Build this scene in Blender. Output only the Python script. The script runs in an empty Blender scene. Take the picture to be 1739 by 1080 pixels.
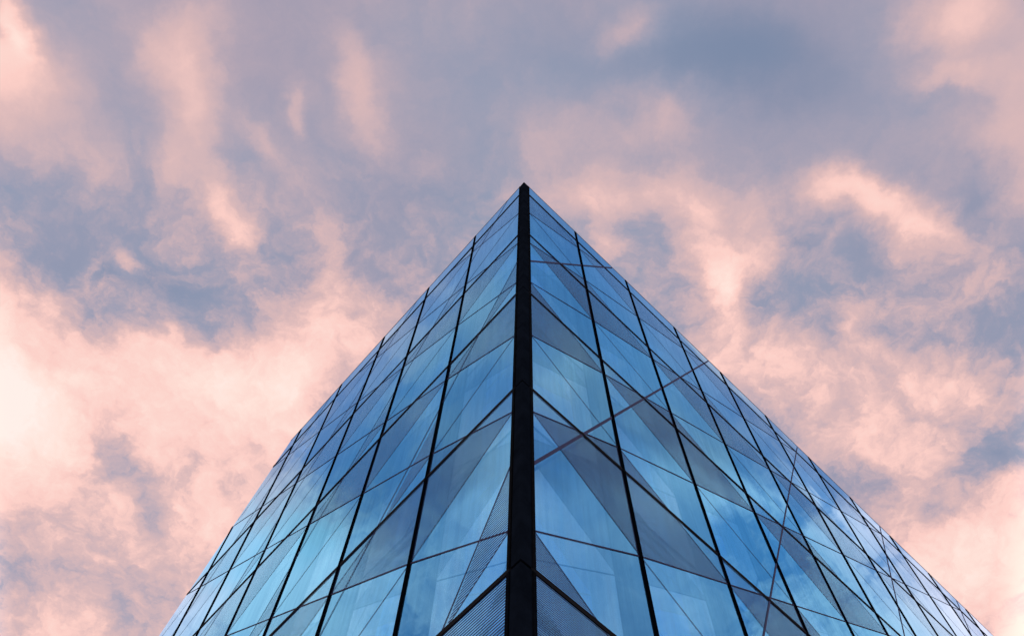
import bpy, bmesh, math, random
from mathutils import Vector, Matrix
random.seed(7)
S = 4.0                                   # one storey in metres
EYE = 1.6
sc = bpy.context.scene
COL = sc.collection

# ------------------------------------------------------------------ camera
PITCH, ROLL = 1.2017244, 0.0415329
cam_d = bpy.data.cameras.new('camera')
cam = bpy.data.objects.new('camera', cam_d)
COL.objects.link(cam)
cam_d.sensor_width = 36.0
cam_d.lens = 1455.53 / 1739.0 * 36.0
cam_d.clip_start, cam_d.clip_end = 0.05, 5000.0
cam.matrix_world = (Matrix.Translation((0, 0, EYE)) @ Matrix.Rotation(PITCH, 4, 'X')
                    @ Matrix.Rotation(-ROLL, 4, 'Y') @ Matrix.Rotation(math.pi / 2, 4, 'X'))
sc.camera = cam
sc.view_settings.view_transform = 'Standard'
sc.view_settings.look = 'None'
sc.view_settings.exposure = 0.0
sc.view_settings.gamma = 1.0
sc.view_settings.use_curve_mapping = False

# ------------------------------------------------------------------ node helper
def srgb(r, g, b):
    f = lambda c: (c / 255 / 12.92) if c / 255 <= 0.04045 else ((c / 255 + 0.055) / 1.055) ** 2.4
    return (f(r), f(g), f(b), 1.0)

class NT:
    def __init__(s, nt):
        s.nt = nt
        nt.nodes.clear()
    def n(s, t, **kw):
        nd = s.nt.nodes.new(t)
        for k, v in kw.items():
            if k.startswith('i_'):
                nd.inputs[k[2:].replace('_', ' ')].default_value = v
            else:
                setattr(nd, k, v)
        return nd
    def l(s, a, b): s.nt.links.new(a, b)
    def math(s, op, a, b=None, c=None, clamp=False):
        nd = s.nt.nodes.new('ShaderNodeMath'); nd.operation = op; nd.use_clamp = clamp
        for i, v in enumerate((a, b, c)):
            if v is None: continue
            if isinstance(v, (int, float)): nd.inputs[i].default_value = v
            else: s.l(v, nd.inputs[i])
        return nd.outputs[0]
    def vmath(s, op, a, b=None, scale=None):
        nd = s.nt.nodes.new('ShaderNodeVectorMath'); nd.operation = op
        for i, v in enumerate((a, b)):
            if v is None: continue
            if isinstance(v, (tuple, list)): nd.inputs[i].default_value = v
            else: s.l(v, nd.inputs[i])
        if scale is not None: nd.inputs['Scale'].default_value = scale
        return nd.outputs['Value'] if op in ('LENGTH', 'DOT_PRODUCT') else nd.outputs['Vector']
    def ramp(s, fac, stops, interp='LINEAR'):
        nd = s.nt.nodes.new('ShaderNodeValToRGB'); cr = nd.color_ramp; cr.interpolation = interp
        while len(cr.elements) > 1: cr.elements.remove(cr.elements[-1])
        cr.elements[0].position = stops[0][0]; cr.elements[0].color = stops[0][1]
        for p, c in stops[1:]:
            e = cr.elements.new(p); e.color = c
        s.l(fac, nd.inputs[0]); return nd.outputs[0]
    def mix(s, fac, a, b, blend='MIX'):
        nd = s.nt.nodes.new('ShaderNodeMix'); nd.data_type = 'RGBA'; nd.blend_type = blend
        for i, v in ((0, fac), (6, a), (7, b)):
            if isinstance(v, (int, float, tuple)): nd.inputs[i].default_value = v
            else: s.l(v, nd.inputs[i])
        return nd.outputs[2]

# ------------------------------------------------------------------ sky (a cloud layer over a dusk sky)
SUN_EL, SUN_AZ = math.radians(9.0), math.radians(-33.0)     # azimuth from +Y, negative towards -X
world = bpy.data.worlds.new("World"); sc.world = world
world.use_nodes = True
W = NT(world.node_tree)
geo = W.n('ShaderNodeTexCoord')
sep = W.n('ShaderNodeSeparateXYZ'); W.l(geo.outputs['Generated'], sep.inputs[0])
zc = W.math('MAXIMUM', sep.outputs['Z'], 0.06)
cmb = W.n('ShaderNodeCombineXYZ')
W.l(W.math('DIVIDE', sep.outputs['X'], zc), cmb.inputs[0])
W.l(W.math('DIVIDE', sep.outputs['Y'], zc), cmb.inputs[1])
q = cmb.outputs[0]                        # place on a flat cloud layer one unit overhead
warp1 = W.n('ShaderNodeTexNoise', i_Scale=5.0, i_Detail=6.0, i_Roughness=0.62); W.l(q, warp1.inputs['Vector'])
wq = W.vmath('ADD', q, W.vmath('SCALE', W.vmath('SUBTRACT', warp1.outputs['Color'], (0.5, 0.5, 0.5)), scale=0.15))
# cloud masses: x, y on the layer, half widths, turn, weight
BLOBS = [
    (-0.579, 0.563, 0.205, 0.170, 0.00, 0.52),
    (-0.663, 0.603, 0.080, 0.111, 0.00, 0.17),
    (-0.369, 0.485, 0.115, 0.076, 0.00, 0.45),
    (-0.397, 0.721, 0.115, 0.127, 0.00, 0.34),
    (-0.636, 0.897, 0.113, 0.077, 0.00, 0.40),
    (-0.215, 0.420, 0.082, 0.065, 0.00, 0.28),
    (-0.281, 0.549, 0.094, 0.097, 0.00, 0.35),
    (-0.624, 0.415, 0.053, 0.037, 0.00, 0.30),
    (-0.531, 0.615, 0.024, 0.042, 0.20, -0.30),
    (-0.491, 0.687, 0.025, 0.048, -0.20, -0.30),
    (-0.349, 0.426, 0.045, 0.028, 0.00, -0.25),
    (-0.613, 0.418, 0.023, 0.015, 0.00, -0.20),
    (-0.461, 0.423, 0.090, 0.024, 0.00, -0.15),
    (-0.382, 0.084, 0.047, 0.058, 0.20, 0.28),
    (-0.376, 0.156, 0.038, 0.061, 0.30, 0.28),
    (-0.402, 0.211, 0.017, 0.035, -0.40, 0.15),
    (-0.353, 0.244, 0.020, 0.050, -0.35, 0.24),
    (-0.332, 0.294, 0.020, 0.045, -0.20, 0.23),
    (-0.293, 0.186, 0.017, 0.041, -0.60, 0.14),
    (-0.240, 0.313, 0.026, 0.075, -0.10, 0.27),
    (-0.171, 0.121, 0.024, 0.065, -0.25, 0.23),
    (-0.250, 0.154, 0.010, 0.027, -0.30, 0.15),
    (-0.561, 0.163, 0.082, 0.075, 0.00, 0.17),
    (-0.569, 0.073, 0.017, 0.032, 0.00, 0.34),
    (-0.565, 0.108, 0.017, 0.020, 0.60, 0.26),
    (-0.588, 0.089, 0.009, 0.014, 0.00, -0.23),
    (-0.457, 0.326, 0.015, 0.024, -0.20, 0.38),
    (-0.518, 0.351, 0.013, 0.025, 0.30, 0.30),
    (-0.139, 0.331, 0.019, 0.017, 0.00, 0.15),
    (0.104, 0.043, 0.039, 0.028, -0.50, 0.23),
    (0.032, 0.159, 0.041, 0.030, 0.00, 0.10),
    (0.161, 0.147, 0.081, 0.021, 0.00, 0.14),
    (0.461, 0.032, 0.071, 0.050, 0.00, 0.23),
    (0.480, 0.088, 0.059, 0.014, 0.00, 0.19),
    (0.560, 0.091, 0.033, 0.086, 0.00, 0.19),
    (0.519, 0.146, 0.067, 0.025, 0.00, 0.12),
    (0.175, 0.222, 0.090, 0.035, 0.00, 0.32),
    (0.085, 0.226, 0.063, 0.035, 0.00, 0.20),
    (0.433, 0.225, 0.076, 0.024, 0.25, 0.50),
    (0.496, 0.259, 0.035, 0.037, 0.00, 0.28),
    (0.361, 0.207, 0.048, 0.021, 0.00, 0.25),
    (0.250, 0.348, 0.030, 0.070, -0.35, 0.60),
    (0.282, 0.290, 0.043, 0.037, 0.00, 0.25),
    (0.210, 0.286, 0.050, 0.044, 0.00, 0.22),
    (0.104, 0.290, 0.021, 0.030, 0.00, 0.25),
    (0.317, 0.437, 0.104, 0.041, 0.00, 0.26),
    (0.499, 0.445, 0.089, 0.035, 0.00, 0.30),
    (0.588, 0.441, 0.059, 0.038, 0.00, 0.26),
    (0.455, 0.532, 0.084, 0.053, 0.00, 0.36),
    (0.550, 0.545, 0.062, 0.040, 0.00, 0.30),
    (0.672, 0.697, 0.113, 0.089, 0.00, 0.62),
    (0.617, 0.780, 0.099, 0.083, 0.00, 0.50),
    (0.748, 0.836, 0.084, 0.065, 0.00, 0.20),
    (0.644, 0.550, 0.035, 0.023, 0.00, -0.20),
    (0.597, 0.653, 0.032, 0.017, 0.00, -0.25),
    (0.333, 0.495, 0.061, 0.051, 0.00, 0.20),
    (0.338, 0.284, 0.028, 0.022, 0.00, -0.16),
    (0.430, 0.284, 0.035, 0.018, 0.00, -0.06),
    (0.542, 0.214, 0.041, 0.043, 0.00, -0.13),
    (0.250, 0.059, 0.150, 0.063, 0.00, -0.20),
    (-0.536, 0.274, 0.129, 0.066, 0.00, -0.07),
    (-0.468, 0.359, 0.147, 0.047, 0.10, -0.21),
    (-0.399, 0.405, 0.067, 0.040, 0.00, -0.12),
    (0.075, 0.085, 0.132, 0.038, 0.00, -0.08),
    (-0.083, 0.233, 0.084, 0.050, 0.00, -0.05),
    (0.078, 0.124, 0.174, 0.066, 0.00, 0.05),
    (-0.610, 0.110, 0.060, 0.060, 0.00, 0.50),
    (0.470, 0.000, 0.050, 0.060, 0.00, 0.25),
    (0.640, 0.170, 0.060, 0.070, 0.00, 0.35),
    (0.800, 0.270, 0.120, 0.050, 0.00, -0.20),
    (-0.720, 0.500, 0.110, 0.085, 0.30, 0.70),
    (0.920, 0.520, 0.160, 0.100, 0.00, 0.45)
]
acc = None
for (bx, by, sx, sy, rot, amp) in BLOBS:
    mp = W.n('ShaderNodeMapping', vector_type='TEXTURE')
    mp.inputs['Location'].default_value = (bx, by, 0)
    mp.inputs['Rotation'].default_value = (0, 0, rot)
    mp.inputs['Scale'].default_value = (sx, sy, 1)
    W.l(wq, mp.inputs['Vector'])
    ln = W.vmath('DOT_PRODUCT', mp.outputs[0], mp.outputs[0])
    g = W.math('POWER', 2.718, W.math('MULTIPLY', ln, -1.0))
    acc = W.math('MULTIPLY_ADD', g, amp, acc if acc is not None else 0.25)
f1 = W.n('ShaderNodeTexNoise', i_Scale=6.5, i_Detail=6.0, i_Roughness=0.6, i_Distortion=0.3); W.l(wq, f1.inputs['Vector'])
f2 = W.n('ShaderNodeTexNoise', i_Scale=17.0, i_Detail=5.0, i_Roughness=0.62, i_Distortion=0.2); W.l(wq, f2.inputs['Vector'])
sq = W.n('ShaderNodeSeparateXYZ'); W.l(q, sq.inputs[0])
rough = W.n('ShaderNodeMapRange', interpolation_type='SMOOTHSTEP')      # high cirrus is softer than the low cumulus
for i, v in ((1, 0.14), (2, 0.36), (3, 0.2), (4, 1.0)): rough.inputs[i].default_value = v
W.l(sq.outputs['Y'], rough.inputs[0])
nz = W.math('ADD', W.math('MULTIPLY', W.math('SUBTRACT', f1.outputs['Fac'], 0.5), 0.7),
            W.math('MULTIPLY', W.math('SUBTRACT', f2.outputs['Fac'], 0.5), 0.5))
f3 = W.n('ShaderNodeTexNoise', i_Scale=46.0, i_Detail=4.0, i_Roughness=0.65, i_Distortion=0.4); W.l(wq, f3.inputs['Vector'])
nz = W.math('ADD', nz, W.math('MULTIPLY', W.math('SUBTRACT', f3.outputs['Fac'], 0.5), 0.26))
puff = W.n('ShaderNodeTexVoronoi', feature='F1', normalize=True, i_Scale=11.0, i_Detail=2.5, i_Roughness=0.6, i_Lacunarity=2.3)
warp2 = W.vmath('ADD', wq, W.vmath('SCALE', W.vmath('SUBTRACT', f2.outputs['Color'], (0.5, 0.5, 0.5)), scale=0.07))
W.l(warp2, puff.inputs['Vector'])
nz = W.math('ADD', nz, W.math('MULTIPLY', W.math('SUBTRACT', 0.37, puff.outputs['Distance']), 1.0))
den = W.math('MULTIPLY_ADD', nz, rough.outputs[0], acc)
cover = W.ramp(den, [(0.10, (0, 0, 0, 1)), (0.5, (0.72, 0.72, 0.72, 1)), (0.75, (1, 1, 1, 1))], 'EASE')
ccol = W.ramp(W.math('MULTIPLY', den, 0.7), [(0.10, srgb(180, 168, 184)), (0.24, srgb(208, 180, 185)), (0.38, srgb(236, 194, 188)),
                    (0.52, srgb(252, 207, 199)), (0.72, srgb(255, 226, 216)), (0.95, srgb(255, 240, 233))])
sky = W.n('ShaderNodeTexSky', sky_type='NISHITA', sun_disc=False, sun_elevation=SUN_EL,
          sun_rotation=SUN_AZ % (2 * math.pi), air_density=1.0, dust_density=2.0, ozone_density=1.5)
SKY_STR = 0.1
haze_n = W.n('ShaderNodeTexNoise', i_Scale=2.2, i_Detail=3.0); W.l(geo.outputs['Generated'], haze_n.inputs['Vector'])
veil = W.mix(W.ramp(haze_n.outputs['Fac'], [(0.35, (0, 0, 0, 1)), (0.65, (1, 1, 1, 1))]),
             tuple(10 * c for c in srgb(152, 167, 194)[:3]) + (1,), tuple(10 * c for c in srgb(170, 166, 188)[:3]) + (1,))
veil = W.mix(W.ramp(acc, [(0.0, (1, 1, 1, 1)), (0.24, (0, 0, 0, 1))], 'EASE'), veil,
             tuple(10 * c for c in srgb(132, 149, 180)[:3]) + (1,))        # thin spots let the deeper blue through
base = W.mix(0.8, sky.outputs[0], veil)
c10 = W.mix(1.0, ccol, (10, 10, 10, 1), 'MULTIPLY')
away = W.n('ShaderNodeMapRange', interpolation_type='SMOOTHSTEP')       # out of view both sides: bluer sky, bright coral clouds added for the glass reflections
for i, v in ((1, 0.578), (2, 0.645), (3, 0.0), (4, 1.0)): away.inputs[i].default_value = v
W.l(W.math('SUBTRACT', W.math('ABSOLUTE', sq.outputs['X']), W.math('MULTIPLY', sq.outputs['Y'], 0.14)), away.inputs[0])
high = W.n('ShaderNodeMapRange', interpolation_type='SMOOTHSTEP')
for i, v in ((1, 0.48), (2, 0.66), (3, 0.0), (4, 1.0)): high.inputs[i].default_value = v
W.l(sep.outputs['Z'], high.inputs[0])
awf = W.math('MULTIPLY', away.outputs[0], high.outputs[0])
base = W.mix(awf, base, tuple(10 * c for c in srgb(152, 168, 194)[:3]) + (1,))
c10 = W.mix(awf, c10, (15.5, 9.8, 8.6, 1))
low = W.n('ShaderNodeMapRange', interpolation_type='SMOOTHSTEP')        # clouds melt into haze towards the horizon
for i, v in ((1, 0.10), (2, 0.40), (3, 0.0), (4, 1.0)): low.inputs[i].default_value = v
W.l(sep.outputs['Z'], low.inputs[0])
col = W.mix(W.math('MULTIPLY', cover, low.outputs[0]), base, c10)
bg = W.n('ShaderNodeBackground', i_Strength=SKY_STR); W.l(col, bg.inputs[0])
wo = W.n('ShaderNodeOutputWorld'); W.l(bg.outputs[0], wo.inputs[0])

sun_d = bpy.data.lights.new('sun', 'SUN'); sun = bpy.data.objects.new('sun', sun_d); COL.objects.link(sun)
sun_d.energy = 2.0; sun_d.angle = math.radians(0.5); sun_d.color = (1.0, 0.8, 0.68)
sd = Vector((math.sin(SUN_AZ) * math.cos(SUN_EL), math.cos(SUN_AZ) * math.cos(SUN_EL), math.sin(SUN_EL)))
sun.rotation_euler = sd.to_track_quat('Z', 'Y').to_euler()
sun.location = sd * 300

# ------------------------------------------------------------------ materials
def mat(name):
    m = bpy.data.materials.new(name); m.use_nodes = True
    return m, NT(m.node_tree)
def out(N, sh):
    o = N.n('ShaderNodeOutputMaterial'); N.l(sh, o.inputs[0])

def glass_shader(N, seed_scale=1.0):
    """blue coated facade glass: tinted mirror coat over a clear blue pane"""
    lw = N.n('ShaderNodeLayerWeight', i_Blend=0.5)
    tc = N.n('ShaderNodeTexCoord')
    st = N.n('ShaderNodeMapping'); st.inputs['Scale'].default_value = (1, 1, 0.06)
    N.l(tc.outputs['Object'], st.inputs[0])
    ns = N.n('ShaderNodeTexNoise', i_Scale=9.0, i_Detail=6.0, i_Roughness=0.65); N.l(st.outputs[0], ns.inputs['Vector'])
    streak = N.ramp(ns.outputs['Fac'], [(0.3, (0.86, 0.88, 0.91, 1)), (0.7, (1.07, 1.06, 1.05, 1))])
    fr = N.ramp(lw.outputs['Facing'], [(0.62, (0.17, 0.53, 0.82, 1)), (0.74, (0.185, 0.61, 0.93, 1)), (0.81, (0.23, 0.69, 1.0, 1)), (0.85, (0.38, 0.73, 1.0, 1)), (0.89, (0.58, 0.80, 1.0, 1)), (1.0, (0.92, 0.95, 1, 1))])
    gl = N.n('ShaderNodeBsdfGlossy', i_Roughness=0.012)
    coat = N.mix(1.0, N.mix(1.0, fr, streak, 'MULTIPLY'), (1.08, 1.30, 1.48, 1), 'MULTIPLY')
    bn = N.n('ShaderNodeTexNoise', i_Scale=0.55, i_Detail=1.0); N.l(tc.outputs['Object'], bn.inputs['Vector'])
    oi = N.n('ShaderNodeObjectInfo'); wn = N.n('ShaderNodeTexWhiteNoise', noise_dimensions='1D'); N.l(oi.outputs['Random'], wn.inputs['W'])
    gm = N.n('ShaderNodeNewGeometry')          # every pane sits a hair off true
    tilt = N.vmath('NORMALIZE', N.vmath('ADD', gm.outputs['Normal'], N.vmath('SCALE', N.vmath('SUBTRACT', wn.outputs['Color'], (0.5, 0.5, 0.5)), scale=0.035)))
    bp = N.n('ShaderNodeBump', i_Strength=0.06, i_Distance=0.25); N.l(tilt, bp.inputs['Normal']); N.l(bn.outputs['Fac'], bp.inputs['Height'])
    N.l(bp.outputs[0], gl.inputs['Normal'])
    vary = N.ramp(oi.outputs['Random'], [(0.0, (0.90, 0.91, 0.93, 1)), (1.0, (1.08, 1.06, 1.04, 1))])
    N.l(N.mix(1.0, coat, vary, 'MULTIPLY'), gl.inputs['Color'])
    tr = N.n('ShaderNodeBsdfTransparent'); tr.inputs[0].default_value = (0.86, 0.97, 1.0, 1)
    mx = N.n('ShaderNodeMixShader')
    N.l(N.ramp(lw.outputs['Facing'], [(0.55, (0.47,) * 3 + (1,)), (0.75, (0.57,) * 3 + (1,)), (0.92, (0.9,) * 3 + (1,)), (1.0, (0.98,) * 3 + (1,))]), mx.inputs[0])
    N.l(tr.outputs[0], mx.inputs[1]); N.l(gl.outputs[0], mx.inputs[2])
    return mx.outputs[0], tc, gl, lw

m_glass, N = mat('coated_glass'); sh = glass_shader(N)[0]; out(N, sh)

def frit(name, cover, pitch, dots, colr):
    m, N = mat(name)
    sh, tc, gl, lw = glass_shader(N)
    sp = N.n('ShaderNodeSeparateXYZ'); N.l(tc.outputs['Object'], sp.inputs[0])
    fz = N.math('FRACT', N.math('DIVIDE', sp.outputs['Z'], pitch))
    m1 = N.math('LESS_THAN', fz, cover)
    if dots:
        hx = N.math('ADD', sp.outputs['X'], sp.outputs['Z'])
        fx = N.math('FRACT', N.math('DIVIDE', hx, pitch * 0.62))
        m2 = N.math('LESS_THAN', fx, 0.3)
        m1 = N.math('MAXIMUM', m1, m2)
    ln = N.n('ShaderNodeBsdfPrincipled', i_Base_Color=colr, i_Roughness=0.5); ln.inputs['Specular IOR Level'].default_value = 0.08
    mx = N.n('ShaderNodeMixShader')
    ov = N.n('ShaderNodeMixShader')            # the print lies under the front face: the pane still mirrors the sky over it
    N.l(N.ramp(lw.outputs['Facing'], [(0.60, (0.03 if dots else 0.04,) * 3 + (1,)), (0.80, (0.12 if dots else 0.24,) * 3 + (1,)), (0.85, (0.55,) * 3 + (1,)), (0.9, (0.85,) * 3 + (1,))]), ov.inputs[0])
    N.l(ln.outputs[0], ov.inputs[1]); N.l(gl.outputs[0], ov.inputs[2])
    N.l(m1, mx.inputs[0]); N.l(sh, mx.inputs[1]); N.l(ov.outputs[0], mx.inputs[2])
    out(N, mx.outputs[0]); return m
m_stripe = frit('striped_frit_glass', 0.56, 0.042, False, (0.035, 0.055, 0.16, 1))
m_dot = frit('dotted_frit_glass', 0.5, 0.03, True, (0.05, 0.042, 0.10, 1))
m_fine = frit('fine_frit_glass', 0.26, 0.04, False, (0.07, 0.09, 0.24, 1))

m_inner, N = mat('inner_glass')
tc = N.n('ShaderNodeTexCoord')
st = N.n('ShaderNodeMapping'); st.inputs['Scale'].default_value = (1, 1, 0.05); N.l(tc.outputs['Object'], st.inputs[0])
ns = N.n('ShaderNodeTexNoise', i_Scale=5.0, i_Detail=7.0, i_Roughness=0.65); N.l(st.outputs[0], ns.inputs['Vector'])
gl = N.n('ShaderNodeBsdfGlossy', i_Roughness=0.02)
N.l(N.ramp(ns.outputs['Fac'], [(0.3, (0.28, 0.66, 0.97, 1)), (0.7, (0.54, 0.85, 1.0, 1))]), gl.inputs['Color'])
df = N.n('ShaderNodeBsdfDiffuse'); df.inputs[0].default_value = (0.12, 0.22, 0.30, 1)
mx = N.n('ShaderNodeMixShader'); mx.inputs[0].default_value = 0.9
N.l(df.outputs[0], mx.inputs[1]); N.l(gl.outputs[0], mx.inputs[2]); out(N, mx.outputs[0])

def simple(name, c, rough, metal=0.0, noise=0.25, scale=6.0, spec=0.5):
    m, N = mat(name)
    p = N.n('ShaderNodeBsdfPrincipled', i_Roughness=rough, i_Metallic=metal)
    p.inputs['Specular IOR Level'].default_value = spec
    tc = N.n('ShaderNodeTexCoord')
    ns = N.n('ShaderNodeTexNoise', i_Scale=scale, i_Detail=6.0, i_Roughness=0.7); N.l(tc.outputs['Object'], ns.inputs['Vector'])
    a = tuple(x * (1 - noise) for x in c) + (1,); b = tuple(min(1, x * (1 + noise)) for x in c) + (1,)
    N.l(N.ramp(ns.outputs['Fac'], [(0.3, a), (0.7, b)]), p.inputs['Base Color'])
    out(N, p.outputs[0]); return m
m_black = simple('black_metal', (0.004, 0.005, 0.008), 0.4, 0.0, 0.4, 6.0, 0.0)
m_post = simple("dark_post_metal", (0.011, 0.016, 0.024), 0.5, 0.0, 0.35, 3.0, 0.0)
m_gasket = simple('rubber_gasket', (0.006, 0.006, 0.007), 0.8, 0.0, 0.2, 6.0, 0.1)
m_bar = simple('purple_grey_metal', (0.055, 0.042, 0.105), 0.6, 0.0, 0.2, 6.0, 0.05)
m_brace = simple('mauve_metal', (0.085, 0.09, 0.185), 0.6, 0.0, 0.2, 6.0, 0.05)
m_fin = simple('pale_blue_fin', (0.02, 0.07, 0.10), 0.35, 0.0, 0.2)
m_cap = simple('pale_metal_cap', (0.25, 0.33, 0.4), 0.35, 0.6, 0.1)
m_roof = simple('roof_membrane', (0.18, 0.18, 0.19), 0.9)
m_pave, N = mat('stone_paving')
tc = N.n('ShaderNodeTexCoord')
bk = N.n('ShaderNodeTexBrick', i_Scale=0.8, i_Mortar_Size=0.012)
bk.inputs['Color1'].default_value = (0.24, 0.235, 0.23, 1); bk.inputs['Color2'].default_value = (0.3, 0.29, 0.28, 1); bk.inputs['Mortar'].default_value = (0.1, 0.1, 0.1, 1)
N.l(tc.outputs['Object'], bk.inputs['Vector'])
p = N.n('ShaderNodeBsdfPrincipled', i_Roughness=0.85); N.l(bk.outputs[0], p.inputs['Base Color']); out(N, p.outputs[0])

# ------------------------------------------------------------------ mesh helpers
def obj(name, bm, mats, parent=None):
    me = bpy.data.meshes.new(name); bm.normal_update(); bm.to_mesh(me); bm.free()
    for m in (mats if isinstance(mats, (list, tuple)) else [mats]): me.materials.append(m)
    o = bpy.data.objects.new(name, me); COL.objects.link(o)
    if parent is not None:
        o.parent = parent
        base = parent
        while base.parent: base = base.parent
        if parent is base: o.matrix_parent_inverse = Matrix.Translation(-base.location)
    return o
def hexa(bm, a, b):
    """solid between polygon a and polygon b (same vertex count)"""
    va = [bm.verts.new(p) for p in a]; vb = [bm.verts.new(p) for p in b]
    n = len(a)
    fs = [bm.faces.new(va[::-1]), bm.faces.new(vb)]
    for i in range(n):
        fs.append(bm.faces.new((va[i], va[(i + 1) % n], vb[(i + 1) % n], vb[i])))
    return fs
def fix(bm): bmesh.ops.recalc_face_normals(bm, faces=bm.faces[:])

# ------------------------------------------------------------------ facade frames
CX, CY, ZTOP = 0.0447161 * S, 1.2787909 * S, EYE + 5.9421655 * S
PP = 0.239375                              # parapet height in storeys
YB = (ZTOP / S) - PP                       # storeys from the first transom down to the ground
class Facade:
    def __init__(s, sign, ang, w, b, f1, nb):
        s.sign = sign; s.w, s.b, s.f1, s.nb = w, b, f1, nb
        s.d = Vector((sign * math.sin(ang), math.cos(ang), 0))
        s.n = Vector((sign * math.cos(ang), -math.sin(ang), 0))
    def u(s, k):                           # bay count -> metres from the corner
        v = s.w + (k * s.f1 * s.b if k < 1 else (s.f1 + k - 1) * s.b)
        return v * S
    def P(s, k, y, o=0.0, du=0.0, dz=0.0):
        return Vector((CX, CY, 0)) + s.d * (s.u(k) + du) + s.n * o + Vector((0, 0, ZTOP - (PP + y) * S + dz))
    def kmax(s, y): return s.nb if s.sign > 0 else min(s.nb, y + 5.5)
    def ymin(s, k): return -PP if s.sign > 0 else max(-PP, k - 5.5)
FL = Facade(-1, 0.6868475, 0.0453480, 0.5259335, 0.9075331, 11.6)
FR = Facade(1, 0.8409479, 0.0464224, 0.5245004, 0.8873322, 14.0)

bld = bpy.data.objects.new('glass_building', None); COL.objects.link(bld)
bld.location = (CX, CY, 0)
bld['label'] = 'sharp-cornered blue glass office building with black mullions rising against the pink clouds'
bld['category'] = 'building'
bpy.context.view_layer.update()

# ------------------------------------------------------------------ polygon tools in (k, y)
def split(poly, a, b, c):
    """split convex poly by a*k + b*y = c -> (neg, pos)"""
    neg, pos = [], []
    n = len(poly)
    for i in range(n):
        p, r = poly[i], poly[(i + 1) % n]
        dp = a * p[0] + b * p[1] - c; dr = a * r[0] + b * r[1] - c
        if dp <= 1e-7: neg.append(p)
        if dp >= -1e-7: pos.append(p)
        if (dp < -1e-7 and dr > 1e-7) or (dp > 1e-7 and dr < -1e-7):
            t = dp / (dp - dr); x = (p[0] + t * (r[0] - p[0]), p[1] + t * (r[1] - p[1]))
            neg.append(x); pos.append(x)
    return neg, pos
def area(poly):
    return abs(sum(poly[i][0] * poly[(i + 1) % len(poly)][1] - poly[(i + 1) % len(poly)][0] * poly[i][1] for i in range(len(poly)))) / 2
def split_all(polys, a, b, c):
    res = []
    for p in polys:
        for h in split(p, a, b, c):
            if len(h) >= 3 and area(h) > 1e-5: res.append(h)
    return res
NODE = -1 / 6.0                            # lattice of diagonals: y = NODE + 2m/3 -/+ k/3
def kind(F, k, y):
    """0 clear, 1 dark frit, 2 fine frit"""
    if y < 0: return 0
    for n in range(-1, 8):
        for k0 in range(-1, 16):
            if (k0 - n) % 2: continue
            y0 = n + 1 / 6.0
            dk, dy = k - k0, y - y0
            if F.sign < 0 and 0 < dk < 0.5 and y < n and (n - 0.5 + dk) < y < (n - 1 / 6.0 + dk / 3.0): return 1
            if abs(dk) <= 1 and abs(dy) + abs(dk) / 3.0 < 1 / 3.0:
                if y < n and F.sign < 0: return 0 if dk > 0 else 2
                return 1
            if abs(dk) <= 1 and n < y < y0 + 0.2 and dy < 0: return 2
    return 0

def pane(F, k0, k1, y0, y1, parent, bm=None):
    poly = [(k0, y0), (k1, y0), (k1, y1), (k0, y1)]
    if F.sign < 0:
        poly = split(poly, 1, -1, 5.5)[0]
        if len(poly) < 3 or area(poly) < 1e-4: return None
    polys = [poly]
    if y0 >= 0:
        for m in range(-20, 20):
            c = NODE + 2 * m / 3.0
            polys = split_all(polys, 1 / 3.0, 1, c)      # y = c - k/3
            polys = split_all(polys, -1 / 3.0, 1, c)     # y = c + k/3
        if F.sign < 0:
            for c in range(-14, 8): polys = split_all(polys, -1, 1, c + 0.5)
    own = bm is None
    if own: bm = bmesh.new()
    t1, t2 = random.uniform(-.0012, .0012), random.uniform(-.0006, .0006)
    if not own: t1 = t2 = 0
    kc, yc = (k0 + k1) / 2, (y0 + y1) / 2
    vd = {}
    for pl in polys:
        ck = sum(p[0] for p in pl) / len(pl); cy = sum(p[1] for p in pl) / len(pl)
        kd = kind(F, ck, cy)
        vs = []
        for (k, y) in pl:
            key = (round(k, 5), round(y, 5))
            if key not in vd: vd[key] = bm.verts.new(F.P(k, y, t1 * (k - kc) * F.b * S + t2 * (y - yc) * S))
            if vd[key] not in vs: vs.append(vd[key])
        if len(vs) < 3: continue
        if F.sign > 0: vs = vs[::-1]
        try: f = bm.faces.new(vs)
        except ValueError: continue
        f.material_index = kd
    if not own: return None
    fix_out(bm, F)
    return obj('glass_pane', bm, [m_glass, m_stripe if F.sign < 0 else m_dot, m_fine], parent)
def fix_out(bm, F):
    bm.normal_update()
    for f in bm.faces:
        if f.normal.dot(F.n) < 0: f.normal_flip()

camI = cam.matrix_world.inverted()
def in_view(F, k0, k1, y0, y1):
    for i in range(5):
        for j in range(5):
            k = k0 + (k1 - k0) * i / 4; y = y0 + (y1 - y0) * j / 4
            if k > F.kmax(y): continue
            c = camI @ F.P(k, y)
            if c.z < -0.1:
                X, Y = 1455.53 * c.x / -c.z, 1455.53 * c.y / -c.z
                if abs(X) < 872 and abs(Y) < 545: return True
    return False

def bar(name, F, pts, width, o0, o1, m, parent, tall=None):
    """straight flat bar along (k0,y0)->(k1,y1) in the facade plane"""
    (ka, ya), (kb, yb) = pts
    A, B = F.P(ka, ya), F.P(kb, yb)
    t = (B - A).normalized(); s = t.cross(F.n).normalized() * width / 2
    bm = bmesh.new()
    hexa(bm, [A + s + F.n * o0, A - s + F.n * o0, A - s + F.n * o1, A + s + F.n * o1],
         [B + s + F.n * o0, B - s + F.n * o0, B - s + F.n * o1, B + s + F.n * o1])
    fix(bm)
    return obj(name, bm, m, parent)

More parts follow.
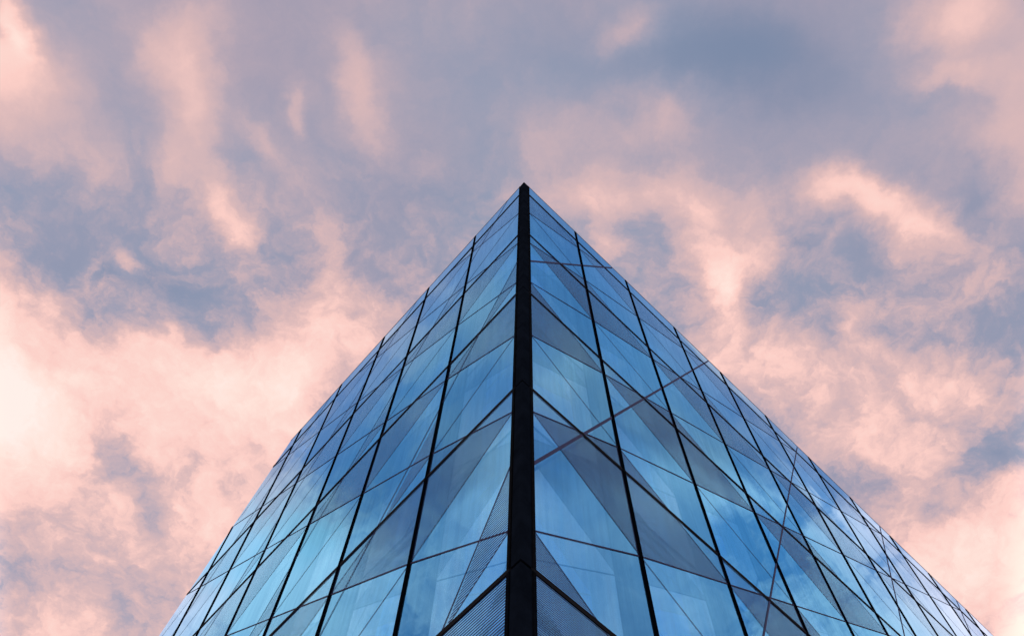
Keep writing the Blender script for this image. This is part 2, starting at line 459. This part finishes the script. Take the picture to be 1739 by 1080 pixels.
CAV = 0.20
npanes = 0
for F in (FR, FL):
    rest = bmesh.new()
    nk = int(math.ceil(F.nb))
    rows = [-PP, 0, 1, 2, 3, 4, 5, YB]
    for r in range(len(rows) - 1):
        y0, y1 = rows[r], rows[r + 1]
        for k in range(nk):
            k1 = min(k + 1, F.nb)
            if F.sign < 0 and k >= F.kmax(y1): continue
            if in_view(F, k, k1, y0, y1):
                if pane(F, k, k1, y0, y1, bld): npanes += 1
            else: pane(F, k, k1, y0, y1, bld, rest)
    fix_out(rest, F)
    obj('lower_glazing', rest, [m_glass, m_stripe if F.sign < 0 else m_dot, m_fine], bld)
    # inner skin
    bm = bmesh.new()
    if F.sign > 0: pl = [(0, -PP), (F.nb, -PP), (F.nb, YB), (0, YB)]
    else: pl = [(0, -PP), (F.kmax(-PP), -PP), (F.kmax(YB), YB), (0, YB)]
    pa = []; pb = []
    for i, (k, y) in enumerate(pl):
        du = 0.0
        dz = -0.05 if y < 0 else 0.02
        if k: du = -0.05
        pa.append(F.P(k, y, -CAV, du, dz)); pb.append(F.P(k, y, -CAV - 0.03, du, dz))
    hexa(bm, pa, pb); fix(bm)
    obj('inner_glazing', bm, m_inner, bld)
    # mullions with fins in the cavity
    for k in range(1, nk + (1 if F.sign > 0 else 0)):
        yt = F.ymin(k)
        if yt >= YB - 0.2: continue
        bm = bmesh.new()
        A = lambda o, du, y, dz=0: F.P(k, y, o, du, dz)
        h = 0.032
        tz = -0.01
        ring = [(-h, 0.003), (-h, 0.016), (-h * 0.3, 0.016), (-h * 0.3, 0.010), (h * 0.3, 0.010), (h * 0.3, 0.016), (h, 0.016), (h, 0.003)]
        hexa(bm, [A(o, du, yt, tz) for du, o in ring], [A(o, du, YB) for du, o in ring]); fix(bm)
        mu = obj('mullion', bm, m_black, bld)
        bm = bmesh.new()
        ring = [(-0.03, -0.006), (-0.03, -CAV + 0.004), (0.03, -CAV + 0.004), (0.03, -0.006)]
        hexa(bm, [A(o, du, max(yt, 0), -0.08) for du, o in ring], [A(o, du, YB) for du, o in ring]); fix(bm)
        obj('fin', bm, m_fin, mu)
    # transoms
    for r in (0, 1, 2, 3, 4, 5):
        ke = F.kmax(r)
        bm = bmesh.new()
        hh = 0.036
        ring = [(0.003, -hh), (0.012, -hh), (0.012, hh), (0.003, hh)]
        hexa(bm, [F.P(0, r, o, 0.002, dz) for o, dz in ring], [F.P(ke, r, o, -0.01, dz) for o, dz in ring]); fix(bm)
        obj('transom', bm, m_gasket, bld)
    # thin cap along the roof edge
    bm = bmesh.new(); ke = F.kmax(-PP)
    ring = [(-0.25, 0.002), (0.006, 0.002), (0.006, 0.03), (-0.25, 0.03)]
    hexa(bm, [F.P(0, -PP, o, 0.0, dz) for o, dz in ring], [F.P(ke, -PP, o, 0.0, dz) for o, dz in ring]); fix(bm)
    obj('roof_cap', bm, m_cap, bld)
    # diagonal lattice bars
    for sgn in (1, -1):
        for m in range(-20, 26):
            c = NODE + 2 * m / 3.0                    # y = c - sgn*k/3
            ok = [k / 200.0 * F.nb for k in range(201)]
            ok = [k for k in ok if 0.0 <= c - sgn * k / 3.0 <= YB and (F.sign > 0 or k <= c - sgn * k / 3.0 + 5.48)]
            if len(ok) < 8: continue
            # the first bay is narrower: keep the piecewise line true to the mullions
            ks = [ok[0]] + ([1.0] if ok[0] < 1 < ok[-1] else []) + [ok[-1]]
            bm = bmesh.new()
            wd = 0.021 if sgn > 0 else 0.011
            for a, b in zip(ks[:-1], ks[1:]):
                P0, P1 = F.P(a, c - sgn * a / 3.0), F.P(b, c - sgn * b / 3.0)
                t = (P1 - P0).normalized(); s = t.cross(F.n).normalized() * wd / 2
                o0, o1 = 0.0035, 0.0035 + (0.003 if sgn > 0 else 0.0022)
                hexa(bm, [P0 + s + F.n * o0, P0 - s + F.n * o0, P0 - s + F.n * o1, P0 + s + F.n * o1],
                     [P1 + s + F.n * o0, P1 - s + F.n * o0, P1 - s + F.n * o1, P1 + s + F.n * o1])
            fix(bm)
            obj('diagonal_bar', bm, m_bar, bld)
    # steep braces, two bays apart
    for c2 in range(-15, 22, 2):
        c = c2 + 0.5
        if F.sign > 0:
            f = lambda k: c - k                    # rises away from the corner
        else:
            f = lambda k: c - 3 + 1 + k            # falls away from the corner
        ok = [k / 400.0 * F.nb for k in range(401)]
        ok = [k for k in ok if -PP <= f(k) <= YB and (F.sign > 0 or k <= f(k) + 5.4)]
        if len(ok) < 12: continue
        ks = [ok[0], ok[-1]]
        bm = bmesh.new(); wd = (0.044 if c < 4 else 0.03) if F.sign > 0 else 0.014
        for a, b in zip(ks[:-1], ks[1:]):
            P0, P1 = F.P(a, f(a)), F.P(b, f(b))
            t = (P1 - P0).normalized(); s = t.cross(F.n).normalized() * wd / 2
            o0, o1 = 0.0038, 0.0076
            hexa(bm, [P0 + s + F.n * o0, P0 - s + F.n * o0, P0 - s + F.n * o1, P0 + s + F.n * o1],
                 [P1 + s + F.n * o0, P1 - s + F.n * o0, P1 - s + F.n * o1, P1 + s + F.n * o1])
        fix(bm)
        obj('steep_brace', bm, m_brace, bld)
print('panes', npanes)

# ------------------------------------------------------------------ corner post
def cpt(aL, aR, z):
    """point from coordinates along the two facade outward normals"""
    # solve n_L.x = aL, n_R.x = aR relative to corner
    nL, nR = FL.n, FR.n
    det = nL.x * nR.y - nL.y * nR.x
    x = (aL * nR.y - nL.y * aR) / det; y = (nL.x * aR - aL * nR.x) / det
    return Vector((CX + x, CY + y, z))
def prof_along(F, du, o, z):
    return Vector((CX, CY, z)) + F.d * du + F.n * o
WL, WR = FL.w * S, FR.w * S
def post_ring(z, grow=0.0):
    p = 0.008 + grow
    e = 0.014
    R = []
    R.append(prof_along(FL, WL + 0.012, -0.15, z)); R.append(prof_along(FL, WL + 0.012, e, z)); R.append(prof_along(FL, WL - 0.03, e, z))
    R.append(prof_along(FL, WL - 0.034, 0.0, z)); R.append(prof_along(FL, WL - 0.05, 0.01, z)); R.append(prof_along(FL, WL - 0.054, p, z))
    R.append(cpt(p, p, z))
    R.append(prof_along(FR, WR - 0.054, p, z)); R.append(prof_along(FR, WR - 0.05, 0.01, z)); R.append(prof_along(FR, WR - 0.034, 0.01, z))
    R.append(prof_along(FR, WR - 0.03, e, z)); R.append(prof_along(FR, WR + 0.012, e, z)); R.append(prof_along(FR, WR + 0.012, -0.15, z))
    R.append(cpt(-0.35, -0.35, z))
    return R
for r, y in enumerate([-PP, 0, 1, 2, 3, 4, 5]):
    y1 = [0, 1, 2, 3, 4, 5, YB][r]
    bm = bmesh.new()
    z0 = ZTOP - (PP + y) * S - (0.02 if r else 0.0); z1 = ZTOP - (PP + y1) * S + 0.02
    hexa(bm, post_ring(z0), post_ring(z1)); fix(bm)
    obj('corner_post', bm, m_post, bld)
bm = bmesh.new()
hexa(bm, post_ring(ZTOP - 0.02, -0.02), post_ring(0.0, -0.02)); fix(bm)
obj('post_core', bm, m_gasket, bld)

# ------------------------------------------------------------------ rest of the building
RW = FR.d * FR.u(FR.nb)
bm = bmesh.new()   # roof, a step below the parapet
kt = FL.kmax(-PP)
a = Vector((CX, CY, 0)) - FL.n * 0.25 - FR.n * 0.25
zr = ZTOP - 0.35
roof = [a, FR.P(14, 0, -0.25), FL.P(kt - 0.3, 0) + RW, FL.P(kt - 0.3, 0, -0.25)]
hexa(bm, [Vector((p.x, p.y, zr)) for p in roof], [Vector((p.x, p.y, zr - 0.3)) for p in roof]); fix(bm)
obj('roof', bm, m_roof, bld)
bm = bmesh.new()   # sloping side behind the slanted glass edge, folding away from the street
A, B = FL.P(kt, -PP, -0.002), FL.P(FL.kmax(YB), YB, -0.002)
hexa(bm, [A, B, B + RW, A + RW], [A + FL.d * -0.2, B + FL.d * -0.2, B + RW + FL.d * -0.2, A + RW + FL.d * -0.2]); fix(bm)
obj('side_wall', bm, m_inner, bld)
bm = bmesh.new()   # end wall and rear wall
A, B = FR.P(14, -PP, -0.01), FR.P(14, YB, -0.01)
off = FL.d * FL.u(kt); offb = FL.d * FL.u(FL.kmax(YB))
hexa(bm, [A, A + off, B + offb, B], [p - FR.d * 0.2 for p in (A, A + off, B + offb, B)]); fix(bm)
obj('rear_wall', bm, m_inner, bld)

# ------------------------------------------------------------------ ground
bm = bmesh.new()
bmesh.ops.create_grid(bm, x_segments=8, y_segments=8, size=1500)
g = obj('ground', bm, m_pave); g['kind'] = 'structure'; g['label'] = 'pale stone paving around the glass building'
